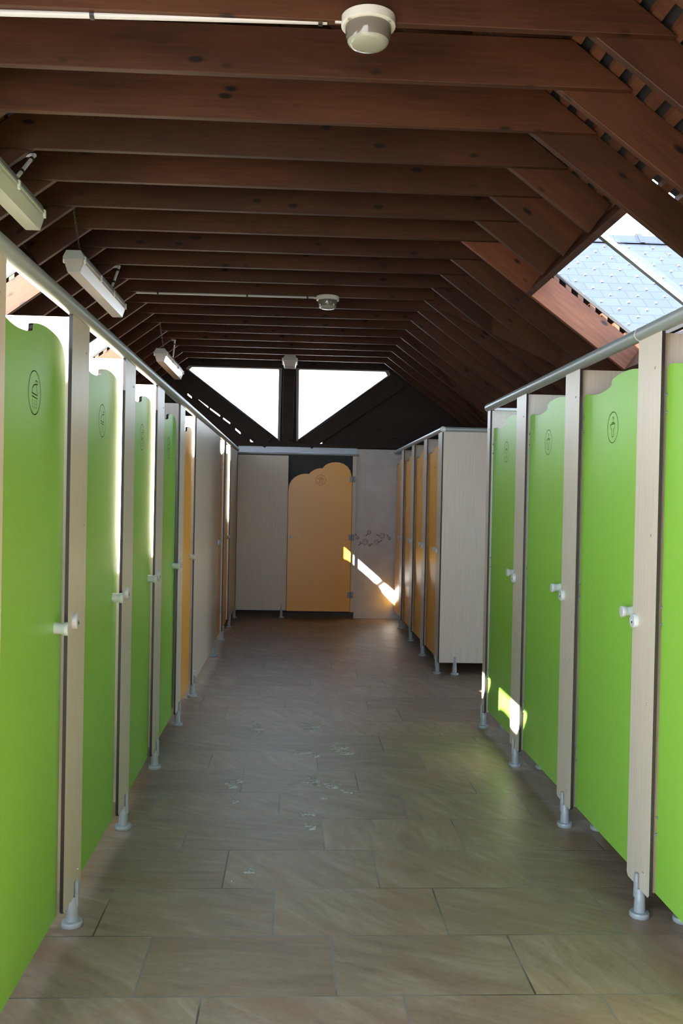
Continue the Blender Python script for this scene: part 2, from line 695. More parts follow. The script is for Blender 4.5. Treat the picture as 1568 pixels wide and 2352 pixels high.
def spiral(cu, cv, r, turns=2):
    return [(cu + r * (0.25 + 0.75 * i / 40) * math.cos(i / 40 * turns * 2 * math.pi), cv + r * (0.25 + 0.75 * i / 40) * math.sin(i / 40 * turns * 2 * math.pi)) for i in range(41)]


def tz(px, py):
    return (0.765 + (px - 818) * (1.252 - 0.765) / 87.0 + 0.0, 1.49 + (1150 - py) * 11.84 / 2130 + 0.012)


dec = [(851, 1222, .026), (881, 1229, .034), (842, 1244, .036), (868, 1243, .028), (825, 1235, .018), (898, 1235, .018), (853, 1251, .018)]
for px, py, r in dec:
    u, v = tz(px, py)
    ribbons(bm2 if px == 868 else bm, [spiral(u, v, r, 2.2), circ(u, v, r * 1.05, 30)], 0.0035, tw3)
for px, py, a, l in [(846, 1228, 50, .022), (871, 1228, -20, .022), (832, 1246, -35, .018), (830, 1250, 30, .02), (877, 1242, 35, .028), (821, 1228, -60, .018), (894, 1229, -60, .018), (859, 1249, -30, .016)]:
    u, v = tz(px, py)
    a = math.radians(a)
    ribbons(bm, [[(u - l * math.cos(a), v - l * math.sin(a)), (u + l * math.cos(a), v + l * math.sin(a))]], 0.010, tw3)
link('tile_pattern', bm, 'tile_ink', tw)
link('tile_pattern', bm2, 'tile_ink_red', tw)

# trim strip above the far wall, reflected sky blue put into its colour
bm = bmesh.new()
box(bm, -0.77, 0.81, 12.38, 12.44, 2.125, 2.205)
fr = link('trim_1', bm, 'sky_tinted_trim', kind='structure')

# gable windows
for n_, W in ((1, WL), (2, WR)):
    cx = sum(p[0] for p in W) / 4
    cz = sum(p[1] for p in W) / 4
    bm = bmesh.new()
    ctr = Vector((cx, cz))

    def off(p, d):
        v = Vector(p) - ctr
        return tuple(ctr + v * (1 + d / v.length))
    outr = [off(p, 0.045) for p in W]
    flat = outr + W
    A = [bm.verts.new((x, GY - 0.05, z)) for x, z in flat]
    B = [bm.verts.new((x, GY, z)) for x, z in flat]
    for i in range(4):
        j_ = (i + 1) % 4
        for q in ((A[i], A[j_], A[4 + j_], A[4 + i]), (B[i], B[4 + i], B[4 + j_], B[j_]), (A[i], B[i], B[j_], A[j_]), (A[4 + i], A[4 + j_], B[4 + j_], B[4 + i])):
            bm.faces.new(q)
    w = link('window_%d' % n_, bm, 'frame_grey', kind='structure')
    bm = bmesh.new()
    prism(bm, W, 'Y', GY + 0.010, GY + 0.014, 0, 0)
    link('pane', bm, 'pane', w)

# ---------------------------------------------------------------- roof covering
VS = 9.41                            # x + y along the outer valley line
WY, WZ = 9.1, 4.14 - 0.0             # ridge of the side wing (outer)
apx = (0.31, 9.1)


def outer_z(x, y=0):
    return under(x) + RD + 0.034


def rect(x0, x1, y0, y1):
    return [(x0, y0), (x1, y0), (x1, y1), (x0, y1)]


loops = [[(-3.25, -0.3), (RX, -0.3), (RX, 12.65), (-3.25, 12.65)]]
for s, k0, k1, xt, xb in SKYL:
    if s < 0:
        y0, y1 = sky_y(k0, k1)
        loops.append(rect(xb - 0.129, xt - 0.129, y0, y1))
ceil_l = link('ceiling', slab(loops, outer_z, 0.025, 0), ['slate_under', 'slate'], kind='structure')
XE = 3.0
dzw = outer_z(XE)
loops = [[(RX, -0.3), (XE, -0.3), (XE, VS - XE), apx, (XE, 2 * 9.1 - (VS - XE)), (XE, 12.65), (RX, 12.65)]]
for s, k0, k1, xt, xb in SKYL:
    if s > 0:
        y0, y1 = sky_y(k0, k1)
        loops.append(rect(xt + 0.129, xb + 0.129, y0, y1))
ceil_r = link('ceiling', slab(loops, outer_z, 0.025, 0), ['slate_under', 'slate'], kind='structure')


# battens under the slates
def battens_side(s, parent):
    bm = bmesh.new()
    st = 0.107 * math.cos(ANG)
    n = int(3.0 / st)
    q = math.cos(ANG)
    for i in range(n):
        x = RX + s * (0.03 + i * st)
        if abs(x - RX) > 3.05:
            break
        spans = [(-0.3, 12.6)]
        cuts = [sky_y(k0, k1) for s2, k0, k1, xt, xb in SKYL if s2 == s and min(xt, xb) - 0.01 < x - s * 0.12 < max(xt, xb) + 0.01]
        if s > 0 and x > apx[0]:
            cuts.append((VS - x, 2 * 9.1 - (VS - x)))
        for c0, c1 in cuts:
            ns = []
            for a, b_ in spans:
                if c1 <= a or c0 >= b_:
                    ns.append((a, b_))
                else:
                    if c0 > a:
                        ns.append((a, c0))
                    if c1 < b_:
                        ns.append((c1, b_))
            spans = ns
        zb = under(x) + RD
        w = 0.024 * q
        for a, b_ in spans:
            vs = []
            for yy in (a, b_):
                for xx, zz in ((-w, 0), (w, 0), (w, 0.03), (-w, 0.03)):
                    vs.append(bm.verts.new((x + xx, yy, zb + zz - T * s * xx)))
            for f in ((0, 1, 2, 3), (7, 6, 5, 4), (0, 4, 5, 1), (1, 5, 6, 2), (2, 6, 7, 3), (3, 7, 4, 0)):
                bm.faces.new([vs[i_] for i_ in f])
    o = link('battens', bm, 'batten_wood', parent)
    return o


battens_side(-1, ceil_l)
battens_side(1, ceil_r)


# side wing roof: two slopes, own battens
def wing_z(x, y):
    return WZ - T * abs(y - WY)


loops1 = [[apx, (XE, VS - XE), (XE, 6.15), (7.6, 6.15), (7.6, WY)]]
loops2 = [[apx, (7.6, WY), (7.6, 12.1), (XE, 12.1), (XE, 2 * 9.1 - (VS - XE))]]
w1 = link('ceiling', slab(loops1, wing_z, 0.025, 0), ['slate_under', 'slate'], kind='structure')
w2 = link('ceiling', slab(loops2, wing_z, 0.025, 0), ['slate_under', 'slate'], kind='structure')
bm = bmesh.new()
for sgn in (-1, 1):
    for i in range(33):
        d = 0.05 + i * 0.086
        y = WY + sgn * d
        x0 = max(VS - (WY - d), apx[0]) if True else 0
        x0 = apx[0] + d
        z = WZ - T * d - 0.032
        vs = []
        for xx in (min(x0, 7.5), 7.5):
            for yy, zz in ((-0.019, 0), (0.019, 0), (0.019, 0.03), (-0.019, 0.03)):
                vs.append(bm.verts.new((xx, y + yy, z + zz - T * sgn * yy)))
        for f in ((0, 1, 2, 3), (7, 6, 5, 4), (0, 4, 5, 1), (1, 5, 6, 2), (2, 6, 7, 3), (3, 7, 4, 0)):
            bm.faces.new([vs[i_] for i_ in f])
link('battens', bm, 'batten_wood', w1)
# ridge tiles of the wing and clips on its slates
bm = bmesh.new()
x = 0.4
while x < 7.4:
    for a in range(8):
        pass
    prism(bm, [(WY - 0.14, WZ - 0.06), (WY - 0.05, WZ + 0.035), (WY, WZ + 0.055), (WY + 0.05, WZ + 0.035), (WY + 0.14, WZ - 0.06)], 'X', x, x + 0.31, 0, 0)
    prism(bm, [(WY - 0.15, WZ - 0.055), (WY - 0.05, WZ + 0.055), (WY, WZ + 0.075), (WY + 0.05, WZ + 0.055), (WY + 0.15, WZ - 0.055)], 'X', x + 0.285, x + 0.33, 0, 0)
    x += 0.33
link('ridge_tiles', bm, 'slate', w1)
bm = bmesh.new()
for i in range(22):
    d = 0.10 + i * 0.115
    for j_ in range(24):
        x = 0.9 + j_ * 0.24 + (0.12 if i % 2 else 0)
        if x < apx[0] + d + 0.1:
            continue
        z = WZ - T * d + 0.03
        box(bm, x - 0.006, x + 0.006, WY - d - 0.012, WY - d + 0.012, z, z + 0.012)
clips = link('slate_clips', bm, 'clip_bright', w1)

# ---------------------------------------------------------------- roof trusses
CQ = math.cos(ANG)


def rafter(parent, s, d0, d1, ymid, name='rafter', mat='beam_wood', thick=0.038):
    """board along the slope from horizontal distance d0 to d1 from the ridge"""
    L = (d1 - d0) / CQ
    h = RD * CQ
    bm = bmesh.new()
    box(bm, 0, L, -thick / 2, thick / 2, 0, h)
    bevel_all(bm, 0.0025)
    dirv = Vector((s * CQ, 0, -math.sin(ANG)))
    upv = Vector((s * math.sin(ANG), 0, CQ))
    yv = upv.cross(dirv)
    mat3 = Matrix((dirv, yv, upv)).transposed()
    x = RX + s * d0
    o = link(name, bm, mat, parent)
    base = Vector((x, ymid, under(x)))
    o.matrix_basis = Matrix.Translation(base - parent.location) @ mat3.to_4x4()
    return o


ORD = ['first', 'second', 'third', 'fourth', 'fifth', 'sixth', 'seventh', 'eighth', 'ninth', 'tenth', 'eleventh',
       'twelfth', 'thirteenth', 'fourteenth', 'fifteenth', 'sixteenth', 'seventeenth', 'eighteenth', 'nineteenth']
for k in range(-2, 19):
    yk = ky(k)
    if k < 0:
        lab = 'brown timber roof truss above the photographer, %s the top edge of the photo' % ('just past' if k == -1 else 'well past')
    elif k == 0:
        lab = 'brown timber roof truss carrying the nearest round ceiling light, topmost in the photo'
    elif k == 10:
        lab = 'brown timber roof truss carrying the smaller, farther round ceiling light'
    elif k == 18:
        lab = 'darkest brown timber roof truss, farthest one, right before the triangular windows'
    else:
        lab = 'brown timber roof truss, %s beam down from the top of the photo' % ORD[k]
    t = thing('roof_truss', lab, 'roof truss', (0, yk, CB), group='timber trusses across the ceiling')
    bm = bmesh.new()
    hl = 1.27 + 0.20
    prism(bm, [(-1.57, 0), (1.57, 0), (1.30, 0.205), (-1.30, 0.205)], 'Y', 0, 0.038, 0, 0)
    bmesh.ops.dissolve_limit(bm, angle_limit=0.01, verts=bm.verts, edges=bm.edges)
    bevel_all(bm, 0.0025)
    o = link('collar_beam', bm, 'beam_wood', t, (RX, 0, 0), (0, random.uniform(-0.0015, 0.0015), 0))
    for s in (-1, 1):
        cut = None
        for s2, k0, k1, xt, xb in SKYL:
            if s2 == s and k0 < k < k1:
                cut = (abs(xt - RX), abs(xb - RX))
        ym = yk + 0.038 + 0.02
        mt = 'beam_wood'
        if cut:
            rafter(t, s, 0.02, cut[0] - 0.045, ym, mat=mt)
            rafter(t, s, cut[1] + 0.045, 3.05, ym, mat=mt)
        else:
            rafter(t, s, 0.02, 3.05, ym, mat='lit_beam_wood' if (s > 0 and k == 6) else mt)

# skylight frames: trimmers, glazing bar, pane
for i_, (s, k0, k1, xt, xb) in enumerate(SKYL):
    y0, y1 = sky_y(k0, k1)
    nm = 'window_%d' % (3 + i_)
    root = bpy.data.objects.new(nm, None)
    C.objects.link(root)
    root.location = (xt, y0, under(xt))
    root['kind'] = 'structure'
    ang = ANG if s > 0 else math.pi - ANG
    for xx, sg in ((xt, -1), (xb, 1)):
        bm = bmesh.new()
        box(bm, 0, 0.038, y0 - 0.0, y1 + 0.0, 0, RD * CQ)
        bevel_all(bm, 0.002)
        dirv = Vector((s * CQ, 0, -math.sin(ANG)))
        upv = Vector((s * math.sin(ANG), 0, CQ))
        yv = upv.cross(dirv)
        mat3 = Matrix((dirv, yv, upv)).transposed()
        if s < 0:
            for v in bm.verts:
                v.co.y = -v.co.y
        o = link('trimmer', bm, 'beam_wood', root)
        xo = xx + (s * -0.038 * CQ if sg < 0 else 0.0)
        o.matrix_basis = Matrix.Translation(Vector((xo, 0, under(xo))) - root.location) @ mat3.to_4x4()
    ymid = ky(0 if k0 == -3 else 4 if k1 - k0 == 4 else (13 if k0 == 11 else 6)) + 0.04
    if k0 == 11:
        ymid = 9.21
    ztop = lambda x: under(x) + RD + 0.065
    bm = bmesh.new()
    for yy in (ymid,):
        vs = []
        for x_ in (xt + s * 0.07, xb + s * 0.20):
            for a, b_ in ((-0.02, -0.035), (0.02, -0.035), (0.02, 0.0), (-0.02, 0.0)):
                vs.append(bm.verts.new((x_, yy + a, ztop(x_) + b_ - 0.002)))
        for f in ((0, 1, 2, 3), (7, 6, 5, 4), (0, 4, 5, 1), (1, 5, 6, 2), (2, 6, 7, 3), (3, 7, 4, 0)):
            bm.faces.new([vs[q] for q in f])
    for v in bm.verts:
        v.co -= root.location
    link('glazing_bar', bm, 'frame_grey', root)
    bm = bmesh.new()
    vs = [bm.verts.new((x_, y_, ztop(x_))) for x_, y_ in ((xt + s * 0.07, y0 - 0.04), (xb + s * 0.2, y0 - 0.04), (xb + s * 0.2, y1 + 0.04), (xt + s * 0.07, y1 + 0.04))]
    bm.faces.new(vs)
    bmesh.ops.solidify(bm, geom=list(bm.faces), thickness=0.004)
    for v in bm.verts:
        v.co -= root.location
    link('pane', bm, 'pane', root)
    # daylight portal in the opening
    cx = (xt + xb) / 2
    q = Vector((-s * math.sin(ANG), 0, -CQ)).to_track_quat('-Z', 'Y')
    portal((cx, (y0 + y1) / 2, under(cx) + RD + 0.12), q.to_euler(), 1.0, 1.0)
    pl = C.objects[-1]
    pl.data.size = abs(xb - xt) / CQ if True else 1
    pl.data.size_y = y1 - y0
    # orient local X down the slope
    dirv = Vector((s * CQ, 0, -math.sin(ANG)))
    upv = Vector((s * math.sin(ANG), 0, CQ))
    yv = upv.cross(dirv)
    pl.matrix_world = Matrix.Translation((cx, (y0 + y1) / 2, under(cx) + RD + 0.12)) @ Matrix((dirv, yv, upv)).transposed().to_4x4()

portal((-2.97, 0.45, 1.1), (0, math.radians(-90), 0), 2.2, 3.4)
portal((-1.55, -0.35, 2.0), (math.radians(90), 0, 0), 2.9, 4.2)
portal((6.42, 7.25, 1.0), (0, math.radians(90), 0), 2.0, 1.7)
portal((-0.12, GY + 0.05, 2.8), (math.radians(-90), 0, 0), 2.7, 1.0)

# valley rafters and posts of the side wing
t = thing('valley_rafter', 'reddish brown valley rafter slanting right toward the side wing', 'rafter', (0.5, 8.55, 3.73))


def timber_bar(name, p0, p1, w, h, mat, parent=None):
    p0, p1 = Vector(p0), Vector(p1)
    d = (p1 - p0)
    L = d.length
    bm = bmesh.new()
    box(bm, 0, L, -w / 2, w / 2, -h / 2, h / 2)
    bevel_all(bm, 0.002)
    o = link(name, bm, mat, parent)
    d.normalize()
    up = Vector((0, 0, 1)) if abs(d.z) < 0.95 else Vector((0, 1, 0))
    yv = up.cross(d).normalized()
    zv = d.cross(yv)
    loc = p0 - (parent.location if parent else Vector((0, 0, 0)))
    o.matrix_basis = Matrix.Translation(loc) @ Matrix((d, yv, zv)).transposed().to_4x4()
    return o


def vz(x):
    return outer_z(x) - 0.034 - 0.10


bpy.data.objects.remove(t)
tag(timber_bar('valley_rafter', (0.45, VS - 0.45, vz(0.45)), (2.95, VS - 2.95, vz(2.95)), 0.05, 0.2, 'beam_wood'),
    'orange brown valley rafter slanting down behind the lit-coloured rafter of the right skylight', 'rafter')
tag(timber_bar('valley_rafter', (0.45, 18.2 - VS + 0.45, vz(0.45)), (2.95, 18.2 - VS + 2.95, vz(2.95)), 0.05, 0.2, 'beam_wood'),
    'dark valley rafter in the far right corner of the roof above the yellow doors', 'rafter')
for x, y in ((1.9, 8.9), (2.5, 8.9), (3.3, 8.9)):
    tag(timber_bar('roof_post', (x, y, wing_z(x, y) - 0.95), (x, y, wing_z(x, y) - 0.05), 0.04, 0.09, 'beam_wood'),
        'short upright timber in the side wing roof, %s' % {1.9: 'nearest the corridor', 2.5: 'middle one of three', 3.3: 'deepest in the dark'}[x], 'post')

# gable bracing: two diagonals and the king post
for nm, lab, p0, p1, w in (
        ('gable_brace', 'dark diagonal beam under the left triangular window', (-1.60, 3.135), (-0.36, 2.265), 0.20),
        ('gable_brace', 'dark diagonal beam under the right triangular window', (1.38, 3.125), (0.145, 2.265), 0.20)):
    p0 = Vector((p0[0], GY - 0.04, p0[1]))
    p1 = Vector((p1[0], GY - 0.04, p1[1]))
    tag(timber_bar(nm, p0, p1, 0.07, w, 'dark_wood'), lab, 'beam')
bm = bmesh.new()
box(bm, -0.075, 0.075, 0, 0.07, 0, 0.99)
bevel_all(bm, 0.003)
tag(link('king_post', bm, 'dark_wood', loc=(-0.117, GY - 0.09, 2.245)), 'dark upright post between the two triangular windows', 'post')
bm = bmesh.new()
box(bm, -3.0, 3.0, 0, 0.10, 0, 0.05)
tag(link('tie_beam', bm, 'dark_wood', loc=(0, GY - 0.12, 2.205)), 'dark horizontal tie beam under the triangular windows', 'beam')

# ---------------------------------------------------------------- cubicle kit
PT = 0.012
ZB, ZT = 0.105, 2.115


def foot_bm(sx):
    bm = bmesh.new()
    lathe(bm, [(0.034, 0.0), (0.036, 0.003), (0.036, 0.014), (0.034, 0.018), (0.021, 0.019), (0.0195, 0.055), (0.0185, 0.075), (0.018, 0.076), (0.0165, 0.104)], seg=28)
    # fork blade that climbs in front of the panel
    prof = [(0.0035, 0.070), (0.0175, 0.070), (0.0175, 0.150), (0.0155, 0.158), (0.010, 0.160), (0.0065, 0.155), (0.0065, 0.118)]
    seg = 8
    w = 0.009
    pts = prof
    A = [bm.verts.new((sx * (x + 0.004), -w * (1 if z < 0.115 else 0.8), z)) for x, z in pts]
    B = [bm.verts.new((sx * (x + 0.004), w * (1 if z < 0.115 else 0.8), z)) for x, z in pts]
    n = len(pts)
    bm.faces.new(A)
    bm.faces.new(B[::-1])
    for i in range(n):
        bm.faces.new((A[i], B[i], B[(i + 1) % n], A[(i + 1) % n]))
    lathe(bm, [(0.0085, 0.08), (0.0085, 0.148), (0.006, 0.156), (0.002, 0.159)], c=(sx * 0.0145, 0, 0), seg=14)
    return bm


def screw_bm():
    bm = bmesh.new()
    lathe(bm, [(0.0045, 0), (0.0045, 0.0015), (0.003, 0.003), (0.0012, 0.0034)], axis='X', seg=12)
    return bm


def lock_bm(sx):
    bm = bmesh.new()
    lathe(bm, [(0.0265, 0), (0.0265, 0.013), (0.0245, 0.016), (0.008, 0.0165), (0.0075, 0.013)], axis='X', seg=28)
    for v in bm.verts:
        v.co.x *= sx
    return bm


def knob_bm(sx):
    bm = bmesh.new()
    lathe(bm, [(0.0165, 0), (0.0165, 0.020), (0.0185, 0.027), (0.0215, 0.032), (0.0220, 0.043), (0.0205, 0.0455), (0.004, 0.046)], axis='X', seg=28)
    for v in bm.verts:
        v.co.x *= sx
        if v.co.z > 0:
            v.co.z *= 1.0 + 0.35 * max(0.0, 1 - abs(v.co.x) / 0.03)
    return bm


def make_partition(sx, width, side_len, sy=1, lock=True, side_at=0.2, foot_at=0.155, screw_at=None, feet2=True, front_bottom=ZB):
    """origin: floor point under the outer face of the front panel at its near (dark) edge; sx = corridor side"""
    t = thing('cubicle_partition', '', 'partition')
    bm = bmesh.new()
    c = 0.012
    prism(bm, [(c, ZB), (width - c, ZB), (width, ZB + c), (width, ZT), (0, ZT), (0, ZB + c)], 'X', -sx * PT, 0, 0, 1)
    link('front_panel', bm, ['panel_wood', 'panel_core'], t)
    if side_len:
        bm = bmesh.new()
        prism(bm, [(-sx * PT, ZB), (-sx * side_len, ZB), (-sx * side_len, ZT), (-sx * PT, ZT)], 'Y', side_at - PT / 2, side_at + PT / 2, 0, 1)
        link('side_wall', bm, ['panel_wood', 'panel_core'], t)
    link('foot', foot_bm(sx), 'grey_plastic', t, (-sx * PT / 2, foot_at, 0), smooth=True)
    if feet2 and side_len:
        link('foot', foot_bm(sx), 'grey_plastic', t, (-sx * 0.15, side_at, 0), (0, 0, math.pi / 2), smooth=True)
    sa = screw_at if screw_at is not None else side_at
    for z in (0.18, 0.785, 1.39, 1.99):
        o = link('screw', screw_bm(), 'screw_steel', t, (0, sa, z), (0, 0, 0 if sx > 0 else math.pi))
    return t


def add_lock(t, sx, y):
    o = link('lock_dial', lock_bm(sx), 'knob_plastic', t, (0, y, 1.068), smooth=True)
    bm = bmesh.new()
    lathe(bm, [(0.0052, 0), (0.0052, 0.0012)], axis='X', seg=12)
    link('keyhole', bm, 'panel_core', o, (sx * 0.0166, 0, -0.006))
    return o


WAVE = [(0, 1.952), (0.006, 1.960), (0.02, 1.966), (0.045, 1.966), (0.08, 1.961), (0.115, 1.955), (0.15, 1.951), (0.185, 1.949), (0.22, 1.949),
        (0.255, 1.951), (0.29, 1.954), (0.32, 1.958), (0.345, 1.963), (0.354, 1.966), (0.357, 1.972), (0.357, 1.982), (0.362, 1.987),
        (0.38, 1.992), (0.405, 1.996), (0.44, 2.000), (0.48, 2.003), (0.52, 2.0035), (0.56, 2.0025), (0.60, 2.000), (0.635, 1.996), (0.665, 1.990),
        (0.69, 1.981), (0.708, 1.970), (0.722, 1.955), (0.732, 1.935), (0.738, 1.910), (0.74, 1.88)]


def icon_lines(kind):
    L = []
    if kind == 'ring':
        return [circ(0, 0, 0.0635, 56)]
    if kind == 'shower':
        L.append([(0.006, 0.036), (0.024, 0.036), (0.030, 0.032), (0.030, 0.026), (0.012, 0.026), (0.006, 0.036)])
        L.append([(0.010, 0.026), (-0.008, 0.022), (-0.022, 0.012), (-0.027, -0.002)])
        L.append([(0.010, 0.026), (0.020, 0.016), (0.024, 0.006), (0.025, -0.004)])
        L.append([(-0.029, -0.002), (0.028, -0.006), (0.029, -0.015), (-0.028, -0.011), (-0.029, -0.002)])
        for u in (-0.020, 0.0, 0.018):
            for v in (-0.021, -0.030, -0.040):
                L.append([(u, v), (u, v - 0.005)])
    if kind == 'basin':
        L.append(circ(0.004, 0.038, 0.005, 16, -60, 220))
        L.append([(0.003, 0.034), (0.003, 0.026)])
        L.append([(0.003, 0.026), (-0.004, 0.020), (0.008, 0.017), (0.003, 0.014)])
        L.append([(-0.030, 0.012), (0.030, 0.014)])
        L.append([(-0.016, 0.018), (0.022, 0.019)])
        L.append([(-0.026, 0.012), (-0.024, 0.000), (-0.012, -0.010), (-0.009, -0.036), (-0.006, -0.039), (0.009, -0.039), (0.011, -0.034), (0.011, -0.010), (0.022, -0.001), (0.024, 0.013)])
    if kind == 'child':
        L.append(circ(0.002, 0.030, 0.011, 20))
        L.append([(-0.008, 0.018), (-0.034, 0.026), (-0.036, 0.018), (-0.016, 0.006), (-0.018, -0.010), (-0.026, -0.042), (-0.014, -0.044), (0.0, -0.016), (0.014, -0.044), (0.026, -0.042), (0.018, -0.010), (0.014, 0.004), (0.038, 0.018), (0.034, 0.026), (0.010, 0.018), (-0.008, 0.018)])
        L.append([(-0.006, 0.000), (0.0, 0.008), (0.006, 0.000)])
    return L


def make_door(sx, sy, mat, icon, width=0.74, label=''):
    """origin: floor under the outer face at the hinge edge; runs sy along Y; sx = corridor side"""
    t = thing('cubicle_door', label, 'door')
    bm = bmesh.new()
    pts = [(0, 0.095), (width, 0.095)]
    W = [(s * width / 0.74, z) for s, z in WAVE]
    pts = pts + W[::-1]
    prism(bm, [(sy * s, z) for s, z in pts], 'X', -sx * 0.013, 0, 0, 1)
    link('door_panel', bm, [mat, 'panel_core'], t)
    cu, cz = width * 0.52, 1.79
    eng = 'engraving' if mat == 'green_laminate' else 'engraving_yellow'
    f = -sx * 1.0 * sy
    bm = bmesh.new()

    def to3(u, v):
        # u to the viewer's right when facing the door
        return (sx * 0.0008, -sx * (-1) * u * 1.0 if False else u * (1 if sx > 0 else -1), v)
    ribbons(bm, icon_lines('ring') + icon_lines(icon), 0.0026, to3)
    link('pictogram', bm, eng, t, (0, sy * cu, cz))
    link('knob', knob_bm(sx), 'knob_plastic', t, (0, sy * (width - 0.085), 1.062), smooth=True)
    for z in (1.83, 1.08, 0.335):
        bm = bmesh.new()
        for dz in (-0.03, 0.03):
            lathe(bm, [(0.0055, 0), (0.0055, 0.003), (0.003, 0.0055)], axis='X', seg=12, c=(0, 0, dz))
        for v in bm.verts:
            v.co.x *= sx
        link('hinge', bm, 'hinge_grey', t, (0, sy * 0.004, z))
    return t


# ---- left row
LX, LD = -0.740, -0.766
pl0 = make_partition(1, 0.25, 2.15)
add_lock(pl0, 1, 0.08)
pl0['group'] = 'beige partitions of the left row'
LP = [(2.14, 'beige left partition at the very edge of the photo, nearest in view'),
      (3.09, 'large beige left partition after the nearest green door, with dark edge and lock dial'),
      (4.045, 'beige left partition between the second and third green doors'),
      (4.985, 'beige left partition between the third and fourth green doors'),
      (5.96, 'beige left partition between the last green door and the yellow door')]
for i, (y, lab) in enumerate(LP):
    o = pl0 if i == 0 else copy_tree(pl0)
    relabel(o, lab, (LX, y, 0))

# wide panel
wp = make_partition(1, 2.18, 2.15, side_at=0.18, foot_at=0.09)
wp.location = (LX, 6.92, 0)
wp['label'] = 'very wide beige wall panel on two feet in the middle of the left row'
wp.name = 'wide_partition'
wp['category'] = 'partition'
link('foot', foot_bm(1), 'grey_plastic', wp, (-PT / 2, 1.89, 0), smooth=True)
for z in (0.18, 0.785, 1.39, 1.99):
    link('screw', screw_bm(), 'screw_steel', wp, (0, 0.9 if z > 1 else 1.9, z))
add_lock(wp, 1, 2.10)
o = make_partition(1, 0.13, 2.15, side_at=0.07, foot_at=0.05)
relabel(o, 'narrow beige left partition between the two far yellow doors', (LX, 9.76, 0))
o = make_partition(1, 1.16, 2.15, side_at=0.10, foot_at=0.19)
relabel(o, 'beige end panel of the left row, touching the back corner', (LX, 10.62, 0))
add_lock(o, 1, 0.05)
link('foot', foot_bm(1), 'grey_plastic', o, (-PT / 2, 1.09, 0), smooth=True)

dl0 = make_door(1, 1, 'green_laminate', 'shower', 0.745)
dl0['group'] = 'green shower doors of the left row'
DL = [(2.365, 'nearest green shower door of the left row, cut by the left edge of the photo'),
      (3.315, 'green shower door of the left row, second from the front'),
      (4.265, 'green shower door of the left row, third from the front'),
      (5.23, 'green shower door of the left row, farthest green one on that side')]
for i, (y, lab) in enumerate(DL):
    o = dl0 if i == 0 else copy_tree(dl0)
    relabel(o, lab, (LD, y, 0))
dy0 = make_door(1, 1, 'yellow_laminate', 'child', 0.735)
relabel(dy0, 'yellow door of the left row right after the green doors', (LD, 6.195, 0), 'yellow doors of the left row')
o = copy_tree(dy0)
relabel(o, 'farthest yellow door of the left row, next to the end panel', (LD, 9.885, 0))
o = make_door(1, -1, 'yellow_laminate', 'child', 0.68)
relabel(o, 'yellow door of the left row right after the wide beige panel', (LD, 9.765, 0), 'yellow doors of the left row')

# ---- right row
RXF, RDF = 1.275, 1.301
pr0 = make_partition(-1, 0.22, 1.34, side_at=0.06, foot_at=0.10, screw_at=0.055)
add_lock(pr0, -1, 0.185)
pr0['group'] = 'beige partitions of the right row'
RP = [(2.26, 'beige partition of the right row just outside the right edge of the photo'),
      (3.205, 'large beige right partition beside the brightest green door, nearest in view'),
      (4.145, 'beige right partition between the second and third green doors from the right edge'),
      (5.12, 'beige right partition with a sunlit patch near its foot')]
for i, (y, lab) in enumerate(RP):
    o = pr0 if i == 0 else copy_tree(pr0)
    relabel(o, lab, (RXF, y, 0))
o = make_partition(-1, 0.085, 1.34, side_at=0.045, foot_at=0.045, screw_at=0.02)
relabel(o, 'narrow beige end post closing the right green row', (RXF, 6.075, 0))
dr0 = make_door(-1, -1, 'green_laminate', 'basin', 0.745)
dr0['group'] = 'green washroom doors of the right row'
DR = [(3.215, 'brightest green door at the right edge of the photo'),
      (4.155, 'green washroom door of the right row, second from the right edge'),
      (5.13, 'green washroom door of the right row, third from the right edge'),
      (6.085, 'last green washroom door of the right row, beside the narrow end post')]
for i, (y, lab) in enumerate(DR):
    o = dr0 if i == 0 else copy_tree(dr0)
    relabel(o, lab, (RDF, y, 0.028))
# yellow row right
py0 = make_partition(-1, 0.22, 1.30, side_at=0.06, foot_at=0.06, screw_at=0.055)
add_lock(py0, -1, 0.17)
py0['group'] = 'beige partitions of the right yellow row'
for i, (y, lab) in enumerate([(8.93, 'slim beige partition between the first and second yellow doors on the right'),
                              (9.88, 'slim beige partition between the second and third yellow doors on the right'),
                              (10.84, 'slim beige partition between the third and farthest yellow doors on the right')]):
    o = py0 if i == 0 else copy_tree(py0)
    relabel(o, lab, (1.262, y, 0))
dyr = make_door(-1, -1, 'yellow_laminate', 'child', 0.74)
dyr['group'] = 'yellow doors of the right row'
for i, (y, lab) in enumerate([(8.945, 'nearest yellow door on the right, beside the beige end wall'),
                              (9.895, 'second yellow door on the right'),
                              (10.855, 'third yellow door on the right'),
                              (11.80, 'farthest yellow door on the right, against the tiled wall')]):
    o = dyr if i == 0 else copy_tree(dyr)
    relabel(o, lab, (1.288, y, 0.015))
